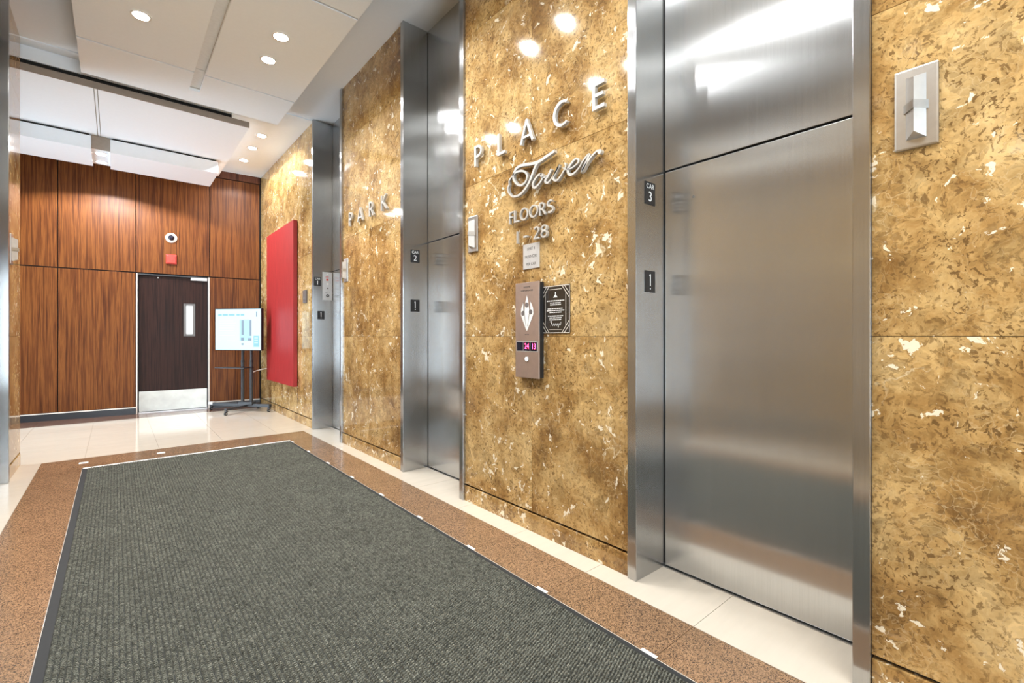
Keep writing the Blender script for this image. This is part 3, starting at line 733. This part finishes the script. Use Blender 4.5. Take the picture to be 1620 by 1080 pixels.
# ------------------------------------------------------------------ suspended ceiling panels
ZA = 3.93; TA = 0.03
AX0, AX1, SX0, SX1 = -0.265, 1.575, 0.615, 0.710
seams = [-3.15, -1.645, 0.20, 2.030, 3.875, 5.720]
names = ['next to the rear wall', 'behind the second pair of downlights', 'above the near end of the mat', 'lit in front of the word PLACE', 'with two pairs of downlights before the far seam', 'short end bay past the last seam']
def lampless(a, b, lab, slot_end=None):
    t = thing('suspended_ceiling_panel', 'white suspended ceiling panel, ' + lab, 'ceiling panel', Matrix.Translation((0, (a + b) / 2, ZA)))
    h = (b - a) / 2; g = 0.013; e = h - g
    s1 = e if slot_end is None else slot_end - (a + b) / 2
    bd = MB().box(AX0, SX0, -e, e, 0, TA).box(SX1, AX1, -e, e, 0, TA)
    if slot_end is not None: bd.box(SX0, SX1, s1, e, 0, TA)
    bd.build('board', 'panel', t)
    MB().box(AX0, SX0 - 0.004, -h, h, TA, TA + 0.03).box(SX1 + 0.004, AX1, -h, h, TA, TA + 0.03).build('backing', 'frame_grey', t)
    hs = MB().box(SX0 - 0.012, SX0, -h, s1, TA, 0.09).box(SX1, SX1 + 0.012, -h, s1, TA, 0.09)
    if slot_end is not None: hs.box(SX0, SX1, s1, s1 + 0.012, TA, 0.09)
    hs = hs.build('slot_housing', 'slot_side', t)
    MB().box(SX0, SX1, -h, s1, 0.042, 0.052).build('slot_diffuser', 'slot', hs)
    for x in (AX0 + 0.2, AX1 - 0.2): MB().box(x - 0.01, x + 0.01, -0.01, 0.01, TA + 0.03, CE - ZA).build('hanger', 'alu', t)
for i, (a, b) in enumerate(zip(seams, seams[1:] + [6.480])): lampless(a, b, names[i], 6.16 if i == 5 else None)

# stepped boards nearer the wood wall
ZB = 3.86
for (x0, x1, xe, xk, lab) in ((-2.6, -0.175, -0.157, -0.157, 'wide stepped board reaching over the side wing'), (-0.139, 1.287, 1.287, 1.10, 'wide stepped board beside the three bare downlights')):
    t = thing('suspended_ceiling_panel', 'white suspended ceiling panel, ' + lab, 'ceiling panel', Matrix.Translation((0, 6.62, ZB)))
    xs_ = x0 if x0 < -1 else -0.157
    MB().box(x0, x1, 0.004, 2.30, 0, 0.070).build('board', 'panel', t)
    MB().box(xs_, xe, -0.004, 0.004, 0, 0.072).build('edge_band', 'panel_edge', t)
    MB().box(xs_, xk, 0.03, 0.07, 0.070, 0.122).build('painted_slit_shade', 'dark', t)  # black strip added so the slit above the board looks shaded
    MB().box(xs_, xk, 0.012, 0.90, 0.122, CE - ZB - 0.013).build('bulkhead', 'panel', t)
t = thing('joint_strip', 'thin pale strip covering the seam of the stepped ceiling boards', 'strip', Matrix.Translation((-0.157, 6.63, ZB)))
MB().box(-0.010, 0.010, 0, 2.28, 0.001, 0.05).build('strip', 'panel', t)
MB().box(-0.018, 0.018, 0.002, 2.28, 0.012, 0.06).build('backing', 'slot_side', t)
ZC = 3.66
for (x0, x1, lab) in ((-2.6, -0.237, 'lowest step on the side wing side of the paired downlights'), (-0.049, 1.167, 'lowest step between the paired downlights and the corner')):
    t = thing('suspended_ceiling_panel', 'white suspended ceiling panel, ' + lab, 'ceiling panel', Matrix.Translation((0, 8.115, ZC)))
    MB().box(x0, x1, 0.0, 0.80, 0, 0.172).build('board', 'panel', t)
    MB().box(x0 + 0.02, x1 - 0.02, 0.03, 0.77, 0.172, 0.20).build('painted_gap_shade', 'dark', t)  # black filler added to darken the shaded gap over the lowest boards
t = thing('suspended_ceiling_panel', 'narrow white suspended ceiling panel holding the paired downlights', 'ceiling panel', Matrix.Translation((-0.143, 8.115, ZC)))
MB().box(-0.093, 0.093, 0.06, 0.74, 0.025, 0.16).build('board', 'panel', t)
MB().box(-0.093, 0.093, 0.045, 0.06, 0.027, 0.199).build('riser', 'panel_edge', t)

# downlights
ringm = MB().ring(0, 0, 0.058, 0.072, -0.006, 0.0, 28).mesh('trim_ring', 'white')
lensm = MB().disc(0, 0, 0.058, -0.003, -0.0005, 28).mesh('lens', 'lamp')
def downlight(x, y, z, label, group, power=SPOT_W, cone=150, blend=0.85, k=1.0):
    t = thing('recessed_downlight', label, 'downlight', Matrix.Translation((x, y, z)) @ Matrix.Scale(k, 4), group)
    obj('trim_ring', ringm, t); obj('lens', lensm, t)
    d = bpy.data.lights.new('downlight_beam', 'SPOT'); d.energy = power; d.color = SPOT_C; d.spot_size = R(cone); d.spot_blend = blend
    d.shadow_soft_size = 0.05
    l = bpy.data.objects.new('downlight_beam', d); col.objects.link(l); l.parent = t; l.location = (0, 0, -0.012)
G1 = 'downlights in the corridor ceiling panels'
bays = {5.0: 'panel before the short end bay', 3.19: 'panel opposite the word PLACE', 1.36: 'panel above the mat start', -0.47: 'panel before the street'}
for y, yy in ((5.0, 5.0), (4.54, 5.0), (3.19, 3.19), (2.73, 3.19), (1.36, 1.36), (0.90, 1.36), (-0.47, -0.47), (-0.93, -0.47)):
    for x, sd in ((0.165, 'lantern'), (1.135, 'elevators')):
        downlight(x, y, ZA, 'downlight in the %s, toward the %s and the %s' % (bays[yy], sd, 'wood wall' if y == yy else 'street'), G1, SPOT_W * (1.0 if y > 2 else 0.66))
G2 = 'row of bare downlights along the marble corner'
for y, q in ((7.43, 'farthest from the wood wall'), (8.01, 'middle one of the three'), (8.65, 'closest to the wood wall')): downlight(1.60, y, CE - 0.012, 'bare ceiling downlight above the red panel, ' + q, G2, 20, 150, 0.2)
G3 = 'paired downlights before the wood wall'
for y, q in ((8.33, 'farther from the wood wall'), (8.72, 'closer to the wood wall')): downlight(-0.143, y, ZC + 0.025, 'downlight in the gap between the lowest boards, ' + q, G3, 62, 152, 0.10)
for x, y, q in ((-1.9, 7.4, 'farther from'), (-1.9, 7.9, 'closer to')): downlight(x, y, ZB, 'side wing downlight %s the wood wall' % q, 'side wing downlights', 14)

# ------------------------------------------------------------------ entrance mat
mt = thing('entrance_mat', 'dark grey green ribbed entrance mat with black rubber edge', 'mat', Matrix.Translation((0, 0, 0.0015)))
MX0, MX1, MY0, MY1, E = -0.2325, 1.578, -0.5, 5.905, 0.036
b = MB().box(MX0, MX0 + E, MY0, MY1, 0, 0.005).box(MX1 - 0.016, MX1, MY0, MY1, 0, 0.005)
b.build('rubber_edge', 'rubber', mt, bevel=0.002)
MB().box(MX0 + E, MX1 - 0.016, MY0, MY1, 0, 0.004).build('backing', 'mat_base', mt)
vs = []; fs = []
px, py = 0.0190, 0.0128
nx = int((MX1 - 0.016 - MX0 - E) / px)
rnd = random.random
for i in range(nx):
    x = MX0 + E + px * (i + 0.5)
    y = MY0 + 0.01 + (py * 0.5 if i % 2 else 0)
    while y < MY1 - py:
        hx = px * (0.43 + 0.07 * rnd()); hy = py * (0.29 + 0.08 * rnd()); jx = (rnd() - 0.5) * 0.0036; jy = (rnd() - 0.5) * 0.0032
        h = 0.0098 + 0.0024 * rnd(); k = len(vs); sh = 0.50
        X_, Y_ = x + jx, y + jy; sk = 0.0035 * (rnd() - 0.5)
        vs += [(X_ - hx, Y_ - hy, 0.0035), (X_ + hx, Y_ - hy + sk, 0.0035), (X_ + hx, Y_ + hy + sk, 0.0035), (X_ - hx, Y_ + hy, 0.0035),
               (X_ - hx * sh, Y_ - hy * sh, h), (X_ + hx * sh, Y_ - hy * sh + sk, h), (X_ + hx * sh, Y_ + hy * sh + sk, h), (X_ - hx * sh, Y_ + hy * sh, h)]
        fs += [(k + 4, k + 5, k + 6, k + 7), (k, k + 1, k + 5, k + 4), (k + 1, k + 2, k + 6, k + 5), (k + 2, k + 3, k + 7, k + 6), (k + 3, k, k + 4, k + 7)]
        y += py
me = bpy.data.meshes.new('nubs'); me.from_pydata(vs, [], fs); me.materials.append(M['mat'])
obj('nubs', me, mt, kind='stuff')

# ------------------------------------------------------------------ display stand
LC, RC = Vector((1.244, 9.30, 0)), Vector((1.935, 8.455, 0))
bd = (RC - LC).normalized(); BL = (RC - LC).length
nd = Vector((-0.79, -0.61, 0)); nd = (nd - bd * nd.dot(bd)).normalized()       # towards the viewer
st = thing('display_stand', 'black wheeled stand with two poles carrying a bright information screen', 'display stand', frame(bd, (0, 0, 1), bd.cross(Vector((0, 0, 1))), LC))
out = bd.cross(Vector((0, 0, 1)))
sg_ = 1 if out.dot(nd) > 0 else -1
# local: x along bar, y up, z out towards viewer
def caster(x, z):
    c_ = MB().tube([(x, 0.045, z), (x, 0.092, z)], 0.010, 8).box(x - 0.02, x + 0.02, 0.05, 0.07, z - 0.016, z + 0.016).build('caster', 'blackm', st)
    MB().add([], []).tube([(x - 0.012, 0.026, z + 0.012), (x + 0.012, 0.026, z + 0.012)], 0.026, 18).build('wheel', 'black', c_)
    MB().tube([(x - 0.014, 0.026, z + 0.012), (x + 0.014, 0.026, z + 0.012)], 0.011, 12).build('hub', 'alu', c_)
xp = BL * 0.62
MB().box(-0.02, BL + 0.02, 0.075, 0.125, -0.03, 0.03).build('base_bar', 'blackm', st, bevel=0.004)
MB().box(-0.035, 0.045, 0.098, 0.137, -0.036, 0.036).build('end_cap', 'white', st)
MB().box(xp - 0.025, xp + 0.025, 0.080, 0.105, -0.30, 0.46).build('cross_foot', 'blackm', st, bevel=0.003)
caster(0.0, 0.0); caster(BL, 0.0); caster(xp, 0.44); caster(xp, -0.28)
for dx in (-0.082, 0.082):
    MB().tube([(xp + dx, 0.12, 0), (xp + dx, 0.83, 0)], 0.026, 16).build('lower_pole', 'blackm', st, smooth=True)
    MB().tube([(xp + dx, 0.80, 0), (xp + dx, 1.50, 0)], 0.021, 16).build('upper_pole', 'blackm', st, smooth=True)
    MB().tube([(xp + dx, 0.815, 0), (xp + dx, 0.845, 0)], 0.030, 16).build('collar', 'black', st, smooth=True)
MB().box(xp - 0.13, xp + 0.13, 0.105, 0.155, -0.045, 0.045).build('pole_bracket', 'blackm', st, bevel=0.004)
MB().box(xp - 0.42, xp + 0.12, 0.722, 0.732, -0.02, 0.22).build('shelf', 'black', st)
MB().box(xp - 0.16, xp + 0.16, 1.12, 1.40, 0.020, 0.040).build('mount_plate', 'blackm', st)
# the screen sits on the mount
SWd, SHt = 0.845, 0.665
tc = LC + bd * (xp - 0.085) + out * sg_ * 0.10
tv = thing('information_screen', 'bright white and teal information screen on the wheeled stand', 'screen', frame(bd, (0, 0, 1), out, (tc.x, tc.y, 1.355)))
MB().box(-SWd / 2 - 0.012, SWd / 2 + 0.012, -SHt / 2 - 0.014, SHt / 2 + 0.012, -0.055, 0.0).build('casing', 'black', tv, bevel=0.004)
sn = MB().box(-SWd / 2, SWd / 2, -SHt / 2, SHt / 2, 0.0, 0.002).build('screen', 'screen', tv)
def spx(u0, v0, u1, v1, z=0.002, d=0.0006): return ((u0 - 0.5) * SWd, (u1 - 0.5) * SWd, (0.5 - v1) * SHt, (0.5 - v0) * SHt, z, z + d)
MB().box(*spx(0.54, 0.26, 0.80, 0.78)).build('picture', 'screen_blue', sn)
for q in ((0.58, 0.27, 0.635, 0.64), (0.755, 0.27, 0.80, 0.66)): MB().box(*spx(*q, 0.0026)).build('tower', 'screen_navy', sn)
b = MB()
for q in ((0.57, 0.70, 0.64, 0.78), (0.72, 0.71, 0.80, 0.78), (0.58, 0.84, 0.63, 0.885), (0.90, 0.06, 0.925, 0.19)): b.box(*spx(*q, 0.0026))
b.build('dark_print', 'screen_navy', sn, kind='stuff')
MB().box(*spx(0.845, 0.655, 0.97, 0.93)).build('teal_block', 'screen_teal', sn)
b = MB()
for u0, u1 in ((0.06, 0.14), (0.16, 0.28), (0.30, 0.43), (0.47, 0.54), (0.56, 0.64)): b.box(*spx(u0, 0.118, u1, 0.162))
b.build('heading', 'screen_teal', sn, kind='stuff')
b = MB()
for i in range(7): b.box(*spx(0.08, 0.28 + 0.06 * i, 0.40 + 0.06 * ((i * 3) % 4) / 3, 0.290 + 0.06 * i))
b.box(*spx(0.06, 0.77, 0.12, 0.785)).box(*spx(0.26, 0.77, 0.44, 0.785)).box(*spx(0.69, 0.86, 0.77, 0.87)).box(*spx(0.865, 0.70, 0.94, 0.715, 0.0026)).box(*spx(0.865, 0.76, 0.94, 0.775, 0.0026)).box(*spx(0.865, 0.82, 0.94, 0.835, 0.0026)).build('text_lines', 'screen_grey', sn, kind='stuff')
# cord to the wall
pc = LC + bd * (xp + 0.082)
cp = [(pc.x, pc.y + 0.03, 0.66), (pc.x + 0.04, pc.y + 0.06, 0.645), (pc.x + 0.10, pc.y + 0.12, 0.66), (2.01, pc.y + 0.20, 0.69)]
iv = st.matrix_world.inverted()
MB().tube([iv @ Vector(q) for q in cp], 0.008, 8).build('power_cord', 'white', st, label='pale power cord')
